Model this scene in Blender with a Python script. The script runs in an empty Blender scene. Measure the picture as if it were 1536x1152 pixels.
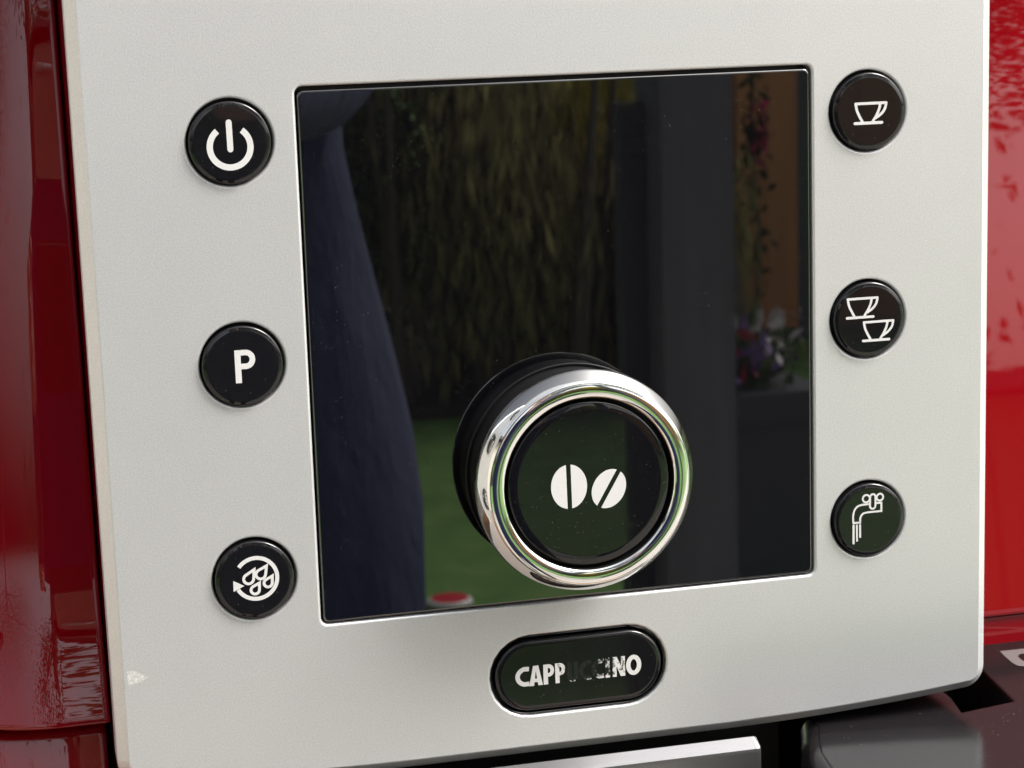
import bpy, bmesh, math, random
import numpy as np
from mathutils import Vector, Matrix
from mathutils.geometry import delaunay_2d_cdt, tessellate_polygon

random.seed(7)
S = bpy.context.scene
COL = S.collection
PI = math.pi
Z0 = 1.25                      # height of the control panel's centre above the lawn (m)
MM = 0.001

# ------------------------------------------------------------------ camera
cam_d = bpy.data.cameras.new('camera')
cam = bpy.data.objects.new('camera', cam_d)
COL.objects.link(cam)
cam_d.sensor_width = 36.0
cam_d.lens = 3148.9 / 1536 * 36.0
cam_d.clip_start = 0.005
cam_d.clip_end = 300
right = Vector((0.96961197, -0.24248419, -0.0324661))
down = Vector((-0.07589173, -0.17196218, -0.98217588))
fwd = Vector((0.23257918, 0.9547934, -0.18513913))
CAM = Vector((-0.108457, -0.445243, Z0 + 0.086335))
M = Matrix.Identity(4)
for i in range(3):
    M[i][0], M[i][1], M[i][2], M[i][3] = right[i], -down[i], -fwd[i], CAM[i]
cam.matrix_world = M
cam_d.dof.use_dof = True
cam_d.dof.focus_distance = 0.462
cam_d.dof.aperture_fstop = 50.0
S.camera = cam

# ------------------------------------------------------------------ world, sun, exposure
SUN_EL, SUN_AZ = math.radians(46), math.radians(63)     # azimuth measured from -Y (front) towards +X
w = bpy.data.worlds.new('World')
S.world = w
w.use_nodes = True
nt = w.node_tree
bg = nt.nodes['Background']
sky = nt.nodes.new('ShaderNodeTexSky')
sky.sky_type = 'NISHITA'
sky.sun_disc = False
sky.sun_elevation = SUN_EL
sky.sun_rotation = PI - SUN_AZ
sky.air_density = 1.0
sky.dust_density = 6.0
sky.ozone_density = 1.0
hs = nt.nodes.new('ShaderNodeHueSaturation')
hs.inputs['Saturation'].default_value = 0.30
nt.links.new(sky.outputs[0], hs.inputs['Color'])
nt.links.new(hs.outputs[0], bg.inputs['Color'])
bg.inputs['Strength'].default_value = 0.15
sd = bpy.data.lights.new('sun', 'SUN')
sd.energy = 1.8
sd.angle = math.radians(20)
sd.color = (1.0, 0.95, 0.86)
sun = bpy.data.objects.new('sun', sd)
COL.objects.link(sun)
sdir = Vector((math.sin(SUN_AZ) * math.cos(SUN_EL), -math.cos(SUN_AZ) * math.cos(SUN_EL), math.sin(SUN_EL)))
sun.rotation_euler = sdir.to_track_quat('Z', 'Y').to_euler()
sun.location = (3, -4, 8)
S.view_settings.view_transform = 'Standard'
S.view_settings.look = 'None'
S.view_settings.exposure = 1.12
S.view_settings.gamma = 1.0
S.cycles.max_bounces = 10
S.cycles.glossy_bounces = 6
S.cycles.transparent_max_bounces = 8

# ------------------------------------------------------------------ materials
def mat(name, color=(.5, .5, .5), rough=.5, metal=0.0, ior=1.5, spec=None, coat=0.0):
    m = bpy.data.materials.new(name)
    m.use_nodes = True
    b = m.node_tree.nodes['Principled BSDF']
    b.inputs['Base Color'].default_value = (*color, 1)
    b.inputs['Roughness'].default_value = rough
    b.inputs['Metallic'].default_value = metal
    b.inputs['IOR'].default_value = ior
    if coat:
        b.inputs['Coat Weight'].default_value = coat
        b.inputs['Coat Roughness'].default_value = 0.03
    return m

def nodes(m):
    return m.node_tree.nodes, m.node_tree.links, m.node_tree.nodes['Principled BSDF']

def noise(m, scale, detail=3, rough=.5, stretch=None, src='Object'):
    n, l, b = nodes(m)
    tc = n.new('ShaderNodeTexCoord')
    t = n.new('ShaderNodeTexNoise')
    t.inputs['Scale'].default_value = scale
    t.inputs['Detail'].default_value = detail
    t.inputs['Roughness'].default_value = rough
    if stretch:
        mp = n.new('ShaderNodeMapping')
        mp.inputs['Scale'].default_value = stretch
        l.new(tc.outputs[src], mp.inputs[0])
        l.new(mp.outputs[0], t.inputs['Vector'])
    else:
        l.new(tc.outputs[src], t.inputs['Vector'])
    return t

def ramp(m, sock, stops):
    n, l, b = nodes(m)
    r = n.new('ShaderNodeValToRGB')
    e = r.color_ramp.elements
    while len(e) < len(stops):
        e.new(0.5)
    for k, (p, c) in enumerate(stops):
        e[k].position = p
        e[k].color = (*c, 1) if len(c) == 3 else c
    l.new(sock, r.inputs[0])
    return r

def add_bump(m, sock, strength, dist):
    n, l, b = nodes(m)
    bp = n.new('ShaderNodeBump')
    bp.inputs['Strength'].default_value = strength
    bp.inputs['Distance'].default_value = dist
    l.new(sock, bp.inputs['Height'])
    l.new(bp.outputs[0], b.inputs['Normal'])
    return bp

def add_dust(m, base, amount=.5, scale=900, big=True, dcol=(.42, .42, .40)):
    """fine lint and dust specks lying on a glossy dark surface"""
    n, l, b = nodes(m)
    tc = n.new('ShaderNodeTexCoord')
    v = n.new('ShaderNodeTexVoronoi')
    v.inputs['Scale'].default_value = scale
    l.new(tc.outputs['Object'], v.inputs['Vector'])
    # speck size varies with the cell's own random colour
    sep = n.new('ShaderNodeSeparateColor')
    l.new(v.outputs['Color'], sep.inputs[0])
    th = n.new('ShaderNodeMath'); th.operation = 'POWER'
    th.inputs[1].default_value = 9.0
    l.new(sep.outputs[0], th.inputs[0])
    th2 = n.new('ShaderNodeMath'); th2.operation = 'MULTIPLY'
    th2.inputs[1].default_value = 0.30
    l.new(th.outputs[0], th2.inputs[0])
    lt = n.new('ShaderNodeMath'); lt.operation = 'LESS_THAN'
    l.new(v.outputs['Distance'], lt.inputs[0])
    l.new(th2.outputs[0], lt.inputs[1])
    cl = noise(m, 55, 4)
    rc = ramp(m, cl.outputs['Fac'], [(0.40, (.1, .1, .1)), (0.68, (1, 1, 1))])
    mu = n.new('ShaderNodeMath'); mu.operation = 'MULTIPLY'
    l.new(lt.outputs[0], mu.inputs[0])
    l.new(rc.outputs[0], mu.inputs[1])
    mu2 = n.new('ShaderNodeMath'); mu2.operation = 'MULTIPLY'
    mu2.inputs[1].default_value = amount
    l.new(mu.outputs[0], mu2.inputs[0])
    # a faint film of dust
    fl = noise(m, 1400, 2)
    rf = ramp(m, fl.outputs['Fac'], [(0.45, (0, 0, 0)), (0.8, (.004, .004, .004))])
    ad = n.new('ShaderNodeMath'); ad.operation = 'ADD'
    l.new(mu2.outputs[0], ad.inputs[0])
    l.new(rf.outputs[0], ad.inputs[1])
    mx = n.new('ShaderNodeMix'); mx.data_type = 'RGBA'
    mx.inputs['A'].default_value = (*base, 1)
    mx.inputs['B'].default_value = (*dcol, 1)
    l.new(ad.outputs[0], mx.inputs['Factor'])
    l.new(mx.outputs['Result'], b.inputs['Base Color'])
    return m

# silver lacquer with metal flake
m_silver = mat('silver_lacquer', (.60, .60, .59), .38, .60)
n, l, b = nodes(m_silver)
t1 = noise(m_silver, 2600, 2, .6)
t2 = noise(m_silver, 38, 4, .6)
r1 = ramp(m_silver, t1.outputs['Fac'], [(0.30, (.60, .607, .622)), (0.70, (.71, .717, .732))])
r2 = ramp(m_silver, t2.outputs['Fac'], [(0.25, (.965, .965, .97)), (0.75, (1.0, 1.0, 1.0))])
mx = n.new('ShaderNodeMix'); mx.data_type = 'RGBA'; mx.blend_type = 'MULTIPLY'
mx.inputs['Factor'].default_value = 1
l.new(r1.outputs[0], mx.inputs['A']); l.new(r2.outputs[0], mx.inputs['B'])
# sparse grey fingermarks and specks
t3 = noise(m_silver, 150, 5, .7)
t4 = noise(m_silver, 14, 2, .5)
r3 = ramp(m_silver, t3.outputs['Fac'], [(.66, (0, 0, 0)), (.76, (1, 1, 1))])
r4 = ramp(m_silver, t4.outputs['Fac'], [(.50, (0, 0, 0)), (.66, (.30, .30, .30))])
mm3 = n.new('ShaderNodeMix'); mm3.data_type = 'RGBA'; mm3.blend_type = 'MULTIPLY'; mm3.inputs['Factor'].default_value = 1
l.new(r3.outputs[0], mm3.inputs['A']); l.new(r4.outputs[0], mm3.inputs['B'])
mx2 = n.new('ShaderNodeMix'); mx2.data_type = 'RGBA'
l.new(mm3.outputs['Result'], mx2.inputs['Factor']); l.new(mx.outputs['Result'], mx2.inputs['A']); mx2.inputs['B'].default_value = (.30, .29, .28, 1)
l.new(mx2.outputs['Result'], b.inputs['Base Color'])
add_bump(m_silver, t1.outputs['Fac'], .13, .0002)

m_gloss = mat('black_gloss_glass', (.0018, .0018, .0026), .008, 0, 2.1)
add_dust(m_gloss, (.0018, .0018, .0026), .13, 1900)
m_button = mat('black_button_plastic', (.006, .006, .007), .03, 0, 1.5)
add_dust(m_button, (.006, .006, .007), .10, 1500)
m_cap = mat('black_knob_cap', (.004, .004, .005), .015, 0, 1.5)
add_dust(m_cap, (.004, .004, .005), .22, 2300)
for m_, lo, hi in ((m_gloss, .006, .05), (m_cap, .012, .10), (m_button, .03, .09)):
    n, l, b = nodes(m_)
    t_ = noise(m_, 42, 4, .6); r_ = ramp(m_, t_.outputs['Fac'], [(.52, (lo,) * 3), (.74, (hi,) * 3)])
    l.new(r_.outputs[0], b.inputs['Roughness'])
m_dark = mat('matt_black_plastic', (.006, .006, .007), .5, 0, 1.35)
tb = noise(m_dark, 700, 3); add_bump(m_dark, tb.outputs['Fac'], .12, .0003)
m_gap = mat('dark_recess_plastic', (.006, .006, .006), .5)
m_chrome = mat('polished_chrome', (.86, .86, .85), .045, 1.0)
tb = noise(m_chrome, 60, 2); add_bump(m_chrome, tb.outputs['Fac'], .02, .0004)
m_steel = mat('brushed_satin_metal', (.24, .24, .25), .32, .9)
tb = noise(m_steel, 500, 2, .5, (.15, 1, 1)); add_bump(m_steel, tb.outputs['Fac'], .10, .0002)
m_red = mat('red_gloss_enamel', (.19, .001, .005), .012, 0, 1.62)
n, l, b = nodes(m_red)
tb = noise(m_red, 90, 2, .5)
add_bump(m_red, tb.outputs['Fac'], .008, .001)
m_print = mat('white_print', (.56, .56, .565), .45)
m_shelf = mat('black_satin_gloss', (.010, .009, .010), .13, 0, 1.24)
add_dust(m_shelf, (.010, .009, .010), .15, 1100)
n, l, b = nodes(m_shelf)
tb = noise(m_shelf, 900, 2); rr = ramp(m_shelf, tb.outputs['Fac'], [(.3, (.12, .12, .12)), (.7, (.2, .2, .2))])
l.new(rr.outputs[0], b.inputs['Roughness'])
m_mark = mat('grey_moulded_mark', (.13, .12, .12), .4)

# ------------------------------------------------------------------ object helpers
ROOT = Vector((0.013, 0.19, 0.92))          # foot of the machine on the counter top

def tag(o, label=None, cat=None, group=None, kind=None):
    if label: o['label'] = label
    if cat: o['category'] = cat
    if group: o['group'] = group
    if kind: o['kind'] = kind
    return o

def mesh_obj(name, verts, faces, m, parent=None, at=(0, 0, 0), smooth=None, mi=None):
    me = bpy.data.meshes.new(name)
    me.from_pydata([tuple(v) for v in verts], [], faces)
    for mm_ in (m if isinstance(m, (list, tuple)) else [m]):
        me.materials.append(mm_)
    if mi is not None:
        me.polygons.foreach_set('material_index', mi)
    if smooth is not None:
        me.polygons.foreach_set('use_smooth', [True] * len(me.polygons) if smooth is True else smooth)
    me.validate(); me.update()
    o = bpy.data.objects.new(name, me)
    COL.objects.link(o)
    o.parent = parent
    o.location = at
    return o

def W(p):
    """panel millimetres (x to the right, z up, d out towards the viewer) -> metres in the world"""
    return Vector((p[0] * MM, -p[2] * MM, Z0 + p[1] * MM))

class PM:
    """collects geometry in panel millimetres: (x, z, out)"""
    def __init__(self):
        self.v, self.f, self.s, self.m = [], [], [], []
    def vert(self, x, z, d=0.0):
        self.v.append((x, z, d)); return len(self.v) - 1
    def face(self, idx, smooth=False, mi=0):
        self.f.append(tuple(idx)); self.s.append(smooth); self.m.append(mi)
    def strip(self, loops, smooth=True, mi=0, closed=True):
        """loops: list of loops of (x,z,d); quads between successive loops"""
        ids = [[self.vert(*p) for p in lp] for lp in loops]
        k = len(ids[0])
        for a, b_ in zip(ids, ids[1:]):
            for i in range(k if closed else k - 1):
                j = (i + 1) % k
                self.face((a[i], a[j], b_[j], b_[i]), smooth, mi)
        return ids
    def cap(self, ids, flip=False, smooth=False, mi=0):
        self.face(ids[::-1] if flip else ids, smooth, mi)
    def box(self, x0, x1, z0, z1, d0, d1, bev=0.0, mi=0):
        if bev:
            o = rounded(x0, x1, z0, z1, bev, 3)
            def ins(q):
                return [(x0 + (x1 - x0) * 0, 0)] if False else rounded(x0 + q, x1 - q, z0 + q, z1 - q, max(bev - q, .02), 3)
            lps = [[(x, z, d0) for x, z in o], [(x, z, d1 - bev) for x, z in o]]
            for a in (30, 60, 90):
                q = bev * (1 - math.cos(math.radians(a)))
                lps.append([(x, z, d1 - bev + bev * math.sin(math.radians(a))) for x, z in ins(q)])
            ids = self.strip(lps, False, mi)
            self.cap(ids[-1], mi=mi); self.cap(ids[0], True, mi=mi)
        else:
            a = [(x0, z0), (x1, z0), (x1, z1), (x0, z1)]
            ids = self.strip([[(x, z, d0) for x, z in a], [(x, z, d1) for x, z in a]], False, mi)
            self.cap(ids[1], mi=mi); self.cap(ids[0], True, mi=mi)
    def build(self, name, m, parent, c=(0, 0, 0), label=None, parent_world=None):
        """c: origin of the object in panel millimetres"""
        o0 = W(c)
        pw = parent_world if parent_world is not None else ROOT
        vs = [W(p) - o0 for p in self.v]
        o = mesh_obj(name, vs, self.f, m, parent, o0 - pw, self.s, self.m)
        bm = bmesh.new(); bm.from_mesh(o.data)
        bmesh.ops.remove_doubles(bm, verts=bm.verts, dist=1e-7)
        bmesh.ops.recalc_face_normals(bm, faces=bm.faces)
        bm.to_mesh(o.data); bm.free()
        keep = [p.use_smooth for p in o.data.polygons]
        o.data.set_sharp_from_angle(angle=math.radians(34))
        o.data.polygons.foreach_set('use_smooth', keep)
        if label: o['label'] = label
        o['_w'] = tuple(o0)
        return o

def circ(cx, cz, r, n=96):
    return [(cx + r * math.cos(2 * PI * i / n), cz + r * math.sin(2 * PI * i / n)) for i in range(n)]

def rounded(x0, x1, z0, z1, r, k=8):
    out = []
    for cx, cz, a0 in ((x1 - r, z1 - r, 0), (x0 + r, z1 - r, 90), (x0 + r, z0 + r, 180), (x1 - r, z0 + r, 270)):
        for i in range(k + 1):
            a = math.radians(a0 + 90 * i / k)
            out.append((cx + r * math.cos(a), cz + r * math.sin(a)))
    return out

def offset(loop, q):
    """inward offset of a counter-clockwise loop"""
    n_ = len(loop); out = []
    for i in range(n_):
        p0, p1, p2 = Vector(loop[i - 1]), Vector(loop[i]), Vector(loop[(i + 1) % n_])
        a, b_ = (p1 - p0).normalized(), (p2 - p1).normalized()
        na, nb = Vector((-a.y, a.x)), Vector((-b_.y, b_.x))
        nn = (na + nb).normalized()
        k = q / max(.3, nn.dot(na))
        out.append((p1.x + nn.x * k, p1.y + nn.y * k))
    return out

def lathe(pm, cx, cz, prof, n=96, smooth=True, mi=0, cap=True):
    """prof: list of (radius, out)"""
    ids = pm.strip([[(x, z, d) for x, z in circ(cx, cz, r, n)] for r, d in prof], smooth, mi)
    if cap:
        pm.cap(ids[-1], mi=mi)
    return ids

def arcprof(r0, d0, r1, d1, bulge, k=5):
    """quarter-round from (r0,d0) to (r1,d1): radius runs with cos, height with sin (bulge=1) or reverse"""
    out = []
    for i in range(k + 1):
        a = PI / 2 * i / k
        if bulge:
            out.append((r1 + (r0 - r1) * math.cos(a), d0 + (d1 - d0) * math.sin(a)))
        else:
            out.append((r0 + (r1 - r0) * math.sin(a), d1 + (d0 - d1) * math.cos(a)))
    return out

def smooth_line(pts, k=6):
    """Catmull-Rom through pts"""
    P = [Vector(p) for p in pts]
    P = [P[0] * 2 - P[1]] + P + [P[-1] * 2 - P[-2]]
    out = []
    for i in range(1, len(P) - 2):
        for j in range(k):
            t = j / k
            a, b_, c, d = P[i - 1], P[i], P[i + 1], P[i + 2]
            out.append(.5 * ((2 * b_) + (c - a) * t + (2 * a - 5 * b_ + 4 * c - d) * t * t + (3 * b_ - a - 3 * c + d) * t ** 3))
    out.append(P[-2])
    return [(p.x, p.y) for p in out]

class Ink:
    """flat print: each stroke a hair above the last so that crossing strokes never share a plane"""
    def __init__(self, cx, cz, d):
        self.pm, self.cx, self.cz, self.d = PM(), cx, cz, d + .03
    def _up(self):
        self.d += .006; return self.d
    def stroke(self, pts, wd, closed=False, round_caps=True):
        P = [Vector(p) for p in pts]
        n_ = len(P); d = self._up(); L, R_ = [], []
        for i in range(n_):
            if closed:
                a, b_ = (P[i] - P[i - 1]).normalized(), (P[(i + 1) % n_] - P[i]).normalized()
            else:
                a = (P[i] - P[i - 1]).normalized() if i else (P[1] - P[0]).normalized()
                b_ = (P[i + 1] - P[i]).normalized() if i < n_ - 1 else a
            na, nb = Vector((-a.y, a.x)), Vector((-b_.y, b_.x))
            nn = (na + nb).normalized()
            k = wd / 2 / max(.35, nn.dot(na))
            L.append(P[i] + nn * k); R_.append(P[i] - nn * k)
        v = self.pm
        li = [v.vert(self.cx + p.x, self.cz + p.y, d) for p in L]
        ri = [v.vert(self.cx + p.x, self.cz + p.y, d) for p in R_]
        for i in range(n_ if closed else n_ - 1):
            j = (i + 1) % n_
            v.face((ri[i], ri[j], li[j], li[i]))
        if round_caps and not closed:
            for e, q in ((0, 1), (n_ - 1, n_ - 2)):
                t = (P[e] - P[q]).normalized(); nn = Vector((-t.y, t.x))
                fan = [P[e] + nn * (wd / 2) * math.cos(a) + t * (wd / 2) * math.sin(a) for a in [PI * i / 8 for i in range(9)]]
                v.face([v.vert(self.cx + p.x, self.cz + p.y, d) for p in fan][::-1])
    def poly(self, pts):
        d = self._up()
        ids = [self.pm.vert(self.cx + x, self.cz + z, d) for x, z in pts]
        for t in tessellate_polygon([[Vector((x, z, 0)) for x, z in pts]]):
            self.pm.face([ids[k] for k in t])
    def build(self, name, m, parent, label=None):
        pw = Vector(parent['_w'])
        o = self.pm.build(name, m, parent, (self.cx, self.cz, self.d), label, pw)
        # every printed face looks outwards
        for p in o.data.polygons:
            if p.normal.y > 0:
                p.flip()
        o.data.update()
        return o

def arc(cx, cz, r, a0, a1, n_=40, ry=None):
    ry = r if ry is None else ry
    return [(cx + r * math.cos(math.radians(a0 + (a1 - a0) * i / n_)), cz + ry * math.sin(math.radians(a0 + (a1 - a0) * i / n_))) for i in range(n_ + 1)]

# ------------------------------------------------------------------ the coffee machine
machine = bpy.data.objects.new('coffee_machine', None)
COL.objects.link(machine)
machine.location = ROOT
machine.empty_display_size = .1
tag(machine, 'red and silver espresso machine with black display, chrome rotary knob and six round buttons', 'coffee machine')

XL, XR = -59.41, 84.93
ROWS = (56.45, 8.77, -38.78)
KX, KZ = 13.05, -20.6
SX0, SX1, SZ0, SZ1 = -45.2, 71.5, -50.95, 67.4
CX, CZ, CW, CH = 13.6, -68.0, 42.0, 19.0

# --- silver front panel: one plate with openings, softened rims and a chamfered outline
panel = PM()
top = 150.0
outl = [(113.5, top), (-88.9, top)]
def bottom_z(x):
    k = max(0.0, abs(x - 12.4) - 34)
    return -84.6 + 2.9 * (k / 61.5) ** 2
outl += [(-88.9, -60)]
outl += [(-88.9 + 4 * (1 - math.cos(a)), bottom_z(-85) + 4 - 4 * math.sin(a)) for a in [PI / 2 * i / 6 for i in range(7)]]
outl += [(x, bottom_z(x)) for x in np.linspace(-82, 109.5, 40)]
outl += [(110.8 + 2.7 * math.sin(a), bottom_z(110.8) + 2.7 - 2.7 * math.cos(a)) for a in [PI / 2 * i / 8 for i in range(9)]]
outl += [(113.5, -60)]
outl = outl[::-1]
# make it counter-clockwise in (x, z)
if sum(a[0] * b_[1] - b_[0] * a[1] for a, b_ in zip(outl, outl[1:] + outl[:1])) < 0:
    outl = outl[::-1]
RB = 9.2
def hole_loops(kind, *a):
    """loop at a given outward growth"""
    if kind == 'c':
        return lambda q: circ(a[0], a[1], a[2] + q, 80)
    if kind == 'r':
        return lambda q: rounded(a[0] - q, a[1] + q, a[2] - q, a[3] + q, a[4] + q, 6)
holes = [hole_loops('c', x, z, RB) for x in (XL, XR) for z in ROWS]
holes.append(hole_loops('r', SX0, SX1, SZ0, SZ1, 1.6))
holes.append(hole_loops('r', CX - CW / 2, CX + CW / 2, CZ - CH / 2, CZ + CH / 2, CH / 2 - .02))
RIM = .62
fv, fe, k0 = [], [], 0
for lp in [outl] + [h(RIM) for h in holes]:
    fv += [Vector(p) for p in lp]
    fe += [(k0 + i, k0 + (i + 1) % len(lp)) for i in range(len(lp))]
    k0 += len(lp)
vo, _, fo, _, _, _ = delaunay_2d_cdt(fv, fe, [], 2, 1e-5)
base = len(panel.v)
for p in vo:
    panel.vert(p.x, p.y, 0)
def inside(lp, x, z):
    c = False
    for (xa, za), (xb, zb) in zip(lp, lp[1:] + lp[:1]):
        if (za > z) != (zb > z) and x < (xb - xa) * (z - za) / (zb - za) + xa:
            c = not c
    return c
hole_lp = [h(RIM) for h in holes]
def in_hole(x, z):
    return any(inside(lp, x, z) for lp in hole_lp)
for t in fo:
    cx_ = sum(vo[i].x for i in t) / len(t); cz_ = sum(vo[i].y for i in t) / len(t)
    if not in_hole(cx_, cz_):
        panel.face([base + i for i in t])
for h in holes:
    lps = []
    for i in range(6):
        a = PI / 2 * i / 5
        lps.append([(x, z, -RIM * (1 - math.cos(a))) for x, z in h(RIM * (1 - math.sin(a)))])
    panel.strip(lps, True)
    panel.strip([[(x, z, -RIM) for x, z in h(0)], [(x, z, -3.2) for x, z in h(0)]], True)
ch = []
for q, d in ((0, 0), (-.18, -.05), (-.34, -.16), (-2.5, -2.3), (-2.68, -2.6), (-2.72, -3.0), (-2.72, -9.0)):
    ch.append([(x, z, d) for x, z in offset(outl, q)])
panel.strip(ch[:3], True); panel.strip(ch[2:4], False); panel.strip(ch[3:6], True); panel.strip(ch[5:], False)
front = panel.build('front_panel', m_silver, machine, (12.4, 0, 0))

# small ragged off-white patch on the panel by its left edge
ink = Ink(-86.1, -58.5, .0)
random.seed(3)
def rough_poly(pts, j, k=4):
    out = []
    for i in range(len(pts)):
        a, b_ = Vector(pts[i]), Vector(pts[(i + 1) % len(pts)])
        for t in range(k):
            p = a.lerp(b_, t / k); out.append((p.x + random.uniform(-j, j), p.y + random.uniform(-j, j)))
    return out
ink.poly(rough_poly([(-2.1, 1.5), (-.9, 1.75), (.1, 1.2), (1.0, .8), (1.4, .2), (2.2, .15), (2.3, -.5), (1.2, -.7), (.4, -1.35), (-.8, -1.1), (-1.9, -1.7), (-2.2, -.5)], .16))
m_pale_patch = mat('ragged_offwhite', (.60, .60, .58), .4)
n, l, b = nodes(m_pale_patch)
tf = noise(m_pale_patch, 1500, 4, .65); rf_ = ramp(m_pale_patch, tf.outputs['Fac'], [(.30, (.15, .15, .15)), (.6, (.85, .85, .85))])
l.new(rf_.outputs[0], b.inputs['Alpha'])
ink.build('pale_patch', m_pale_patch, front)

# --- dark liner behind the openings (closed box, 3.2 mm behind the face)
lin = PM()
lin.box(-88, 112.5, -82, 149, -8.8, -3.4)
lin.build('panel_backing', m_gap, machine, (12, 0, -6))

# --- black display pane, rounded edge, standing in its opening
disp = PM()
G = .75
lps = []
for q, d in ((0, -3.3), (0, -.62), (.05, -.42), (.15, -.27), (.30, -.18), (.5, -.15)):
    lps.append([(x, z, d) for x, z in rounded(SX0 + .5 + q, SX1 - .5 - q, SZ0 + .45 + q, SZ1 - .85 - q, max(1.3 - q * .6, .3), 6)])
ids = disp.strip(lps, True); disp.cap(ids[-1])
display = disp.build('display', m_gloss, machine, (13.15, 8.2, 0), 'wide glossy black display pane, unlit')

# --- round push buttons
BD = 1.15
def button(x, z, label, dx=0.0, dz=0.0):
    p = PM()
    prof = [(8.68, -3.3), (8.68, .5)] + arcprof(8.68, .5, 8.25, .98, True, 6)[1:] + [(8.0, 1.10), (7.6, BD)]
    lathe(p, x + dx, z + dz, prof, 72)
    return p.build('push_button', m_button, machine, (x, z, 0), label)

# power
B = button(XL, ROWS[0], 'black button with a white power symbol', -.08, -.1)
k = Ink(XL, ROWS[0], BD)
k.stroke([(-.13, 4.2), (-.08, -1.45)], 1.25)
k.stroke(arc(-.1, -.95, 4.28, 127, 413, 60), 1.3, round_caps=False)
k.build('power_symbol', m_print, B)
# programme
B = button(XL, ROWS[1], 'black button with a white letter P', -.08, -.12)
k = Ink(XL, ROWS[1], BD)
k.stroke([(-1.08, 3.45), (-1.08, -3.72)], 1.3, round_caps=False)
bowl = [(-.44, 2.86), (.55, 2.86)] + arc(.62, 1.35, 1.45, 88, -88, 16, 1.5) + [(.55, -.14), (-.44, -.14)]
k.stroke(bowl, 1.2, round_caps=False)
k.build('letter_symbol', m_print, B)
# rinse
B = button(XL, ROWS[2], 'black button with four white drops in a circling arrow', -.08, -.05)
k = Ink(XL, ROWS[2], BD)
k.stroke(arc(.22, .33, 4.6, 143, -152, 60), .88, round_caps=False)
k.poly([(-4.82, .25), (-2.45, -1.12), (-4.87, -2.2)])
for tx, tz, bx, bz, r in ((-.15, 2.35, -1.45, .35, 1.08), (2.6, 2.95, 1.25, 1.15, 1.05), (3.75, .55, 2.75, -.95, .9), (.85, -.75, -.15, -2.25, .92)):
    t = Vector((tx, tz)); c = Vector((bx, bz)); u = (t - c).normalized(); q = Vector((-u.y, u.x))
    ang = math.acos(min(.95, r / (t - c).length))
    pts = [t]
    a0 = ang; a1 = 2 * PI - ang
    for i in range(15):
        a = a0 + (a1 - a0) * i / 14
        pts.append(c + u * (r * math.cos(a)) + q * (r * math.sin(a)))
    k.stroke([(p.x, p.y) for p in pts], .62, closed=True)
k.build('rinse_symbol', m_print, B)

def cup(k, ox, oz, s=1.0, wd=.62):
    f = lambda pts: [(ox + x * s, oz + z * s) for x, z in pts]
    k.stroke(f([(-3.36, 1.74), (4.05, 1.74)]), wd)
    k.stroke(f(smooth_line([(-3.34, 1.6), (-3.05, .25), (-2.5, -.95), (-1.7, -2.4)])), wd, round_caps=False)
    k.stroke(f(smooth_line([(2.62, 1.6), (2.3, .27), (1.65, -1.06), (.75, -2.4)])), wd, round_caps=False)
    k.stroke(f(smooth_line([(4.05, 1.74), (3.75, .45), (2.85, -.7), (1.5, -1.6)])), wd)
    k.stroke(f([(-3.55, -2.66), (3.0, -2.66)]), wd * 1.08)
B = button(XR, ROWS[0], 'black button with one white cup', .0, -.05)
k = Ink(XR, ROWS[0], BD); cup(k, 0, 0); k.build('cup_symbol', m_print, B)
B = button(XR, ROWS[1], 'black button with two white cups', .0, -.05)
k = Ink(XR, ROWS[1], BD); cup(k, -2.08, 3.28, .99, .56)
k.build('cup_symbol', m_print, B)
k = Ink(XR, ROWS[1], BD + .002); cup(k, 1.86, -2.3, .98, .56)
k.build('cup_symbol', m_print, B)
B = button(XR, ROWS[2], 'black button with a white water tap', .0, -.05)
k = Ink(XR, ROWS[2], BD)
k.stroke(smooth_line([(-4.18, -.41), (-4.18, 1.36), (-3.8, 2.75), (-2.85, 3.6), (-1.4, 3.82), (-.06, 3.82)]) , .46, round_caps=False)
k.stroke([(1.45, 3.9), (2.9, 3.9), (2.9, 1.87)] + smooth_line([(-.7, 1.87), (-1.75, 1.62), (-2.35, .85), (-2.46, .1), (-2.46, -.42)])  + [(-4.3, -.42)], .46, round_caps=False)
k.stroke(arc(-.9, 5.2, .88, 0, 348, 24), .46, closed=True)
k.stroke(arc(2.52, 5.25, .82, 0, 348, 24), .46, closed=True)
k.stroke(arc(.73, 5.45, .68, 0, 180, 10) + arc(.71, 3.3, .68, 180, 360, 10), .46, closed=True)
k.stroke([(-4.12, -1.0), (-4.14, -5.3)], .52); k.stroke([(-3.3, -1.0), (-3.26, -4.75)], .45); k.stroke([(-2.5, -1.0), (-2.46, -3.9)], .45)
k.build('tap_symbol', m_print, B)

# --- stadium button with worn lettering
p = PM()
def stad(q):
    return rounded(CX - CW / 2 + q, CX + CW / 2 - q, CZ - CH / 2 + q, CZ + CH / 2 - q, CH / 2 - q - .02, 16)
lps = [[(x, z, d) for x, z in stad(q)] for q, d in ((1.15, -3.3), (1.15, -.45), (1.25, -.1), (1.5, .12), (1.95, .24), (2.5, .28))]
ids = p.strip(lps, True); p.cap(ids[-1])
CB = p.build('drink_button', m_button, machine, (CX, CZ, 0), 'long black button with worn white lettering')
p = PM()
lps = [[(x, z, d) for x, z in stad(q)] for q, d in ((.06, -3.2), (.06, -.75), (.16, -.55), (.34, -.5), (.5, -.62), (.55, -.9), (.55, -3.2))]
p.strip(lps, True)
p.build('button_rim', m_button, CB, (CX, CZ, -1), None, Vector(CB['_w']))

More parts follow.
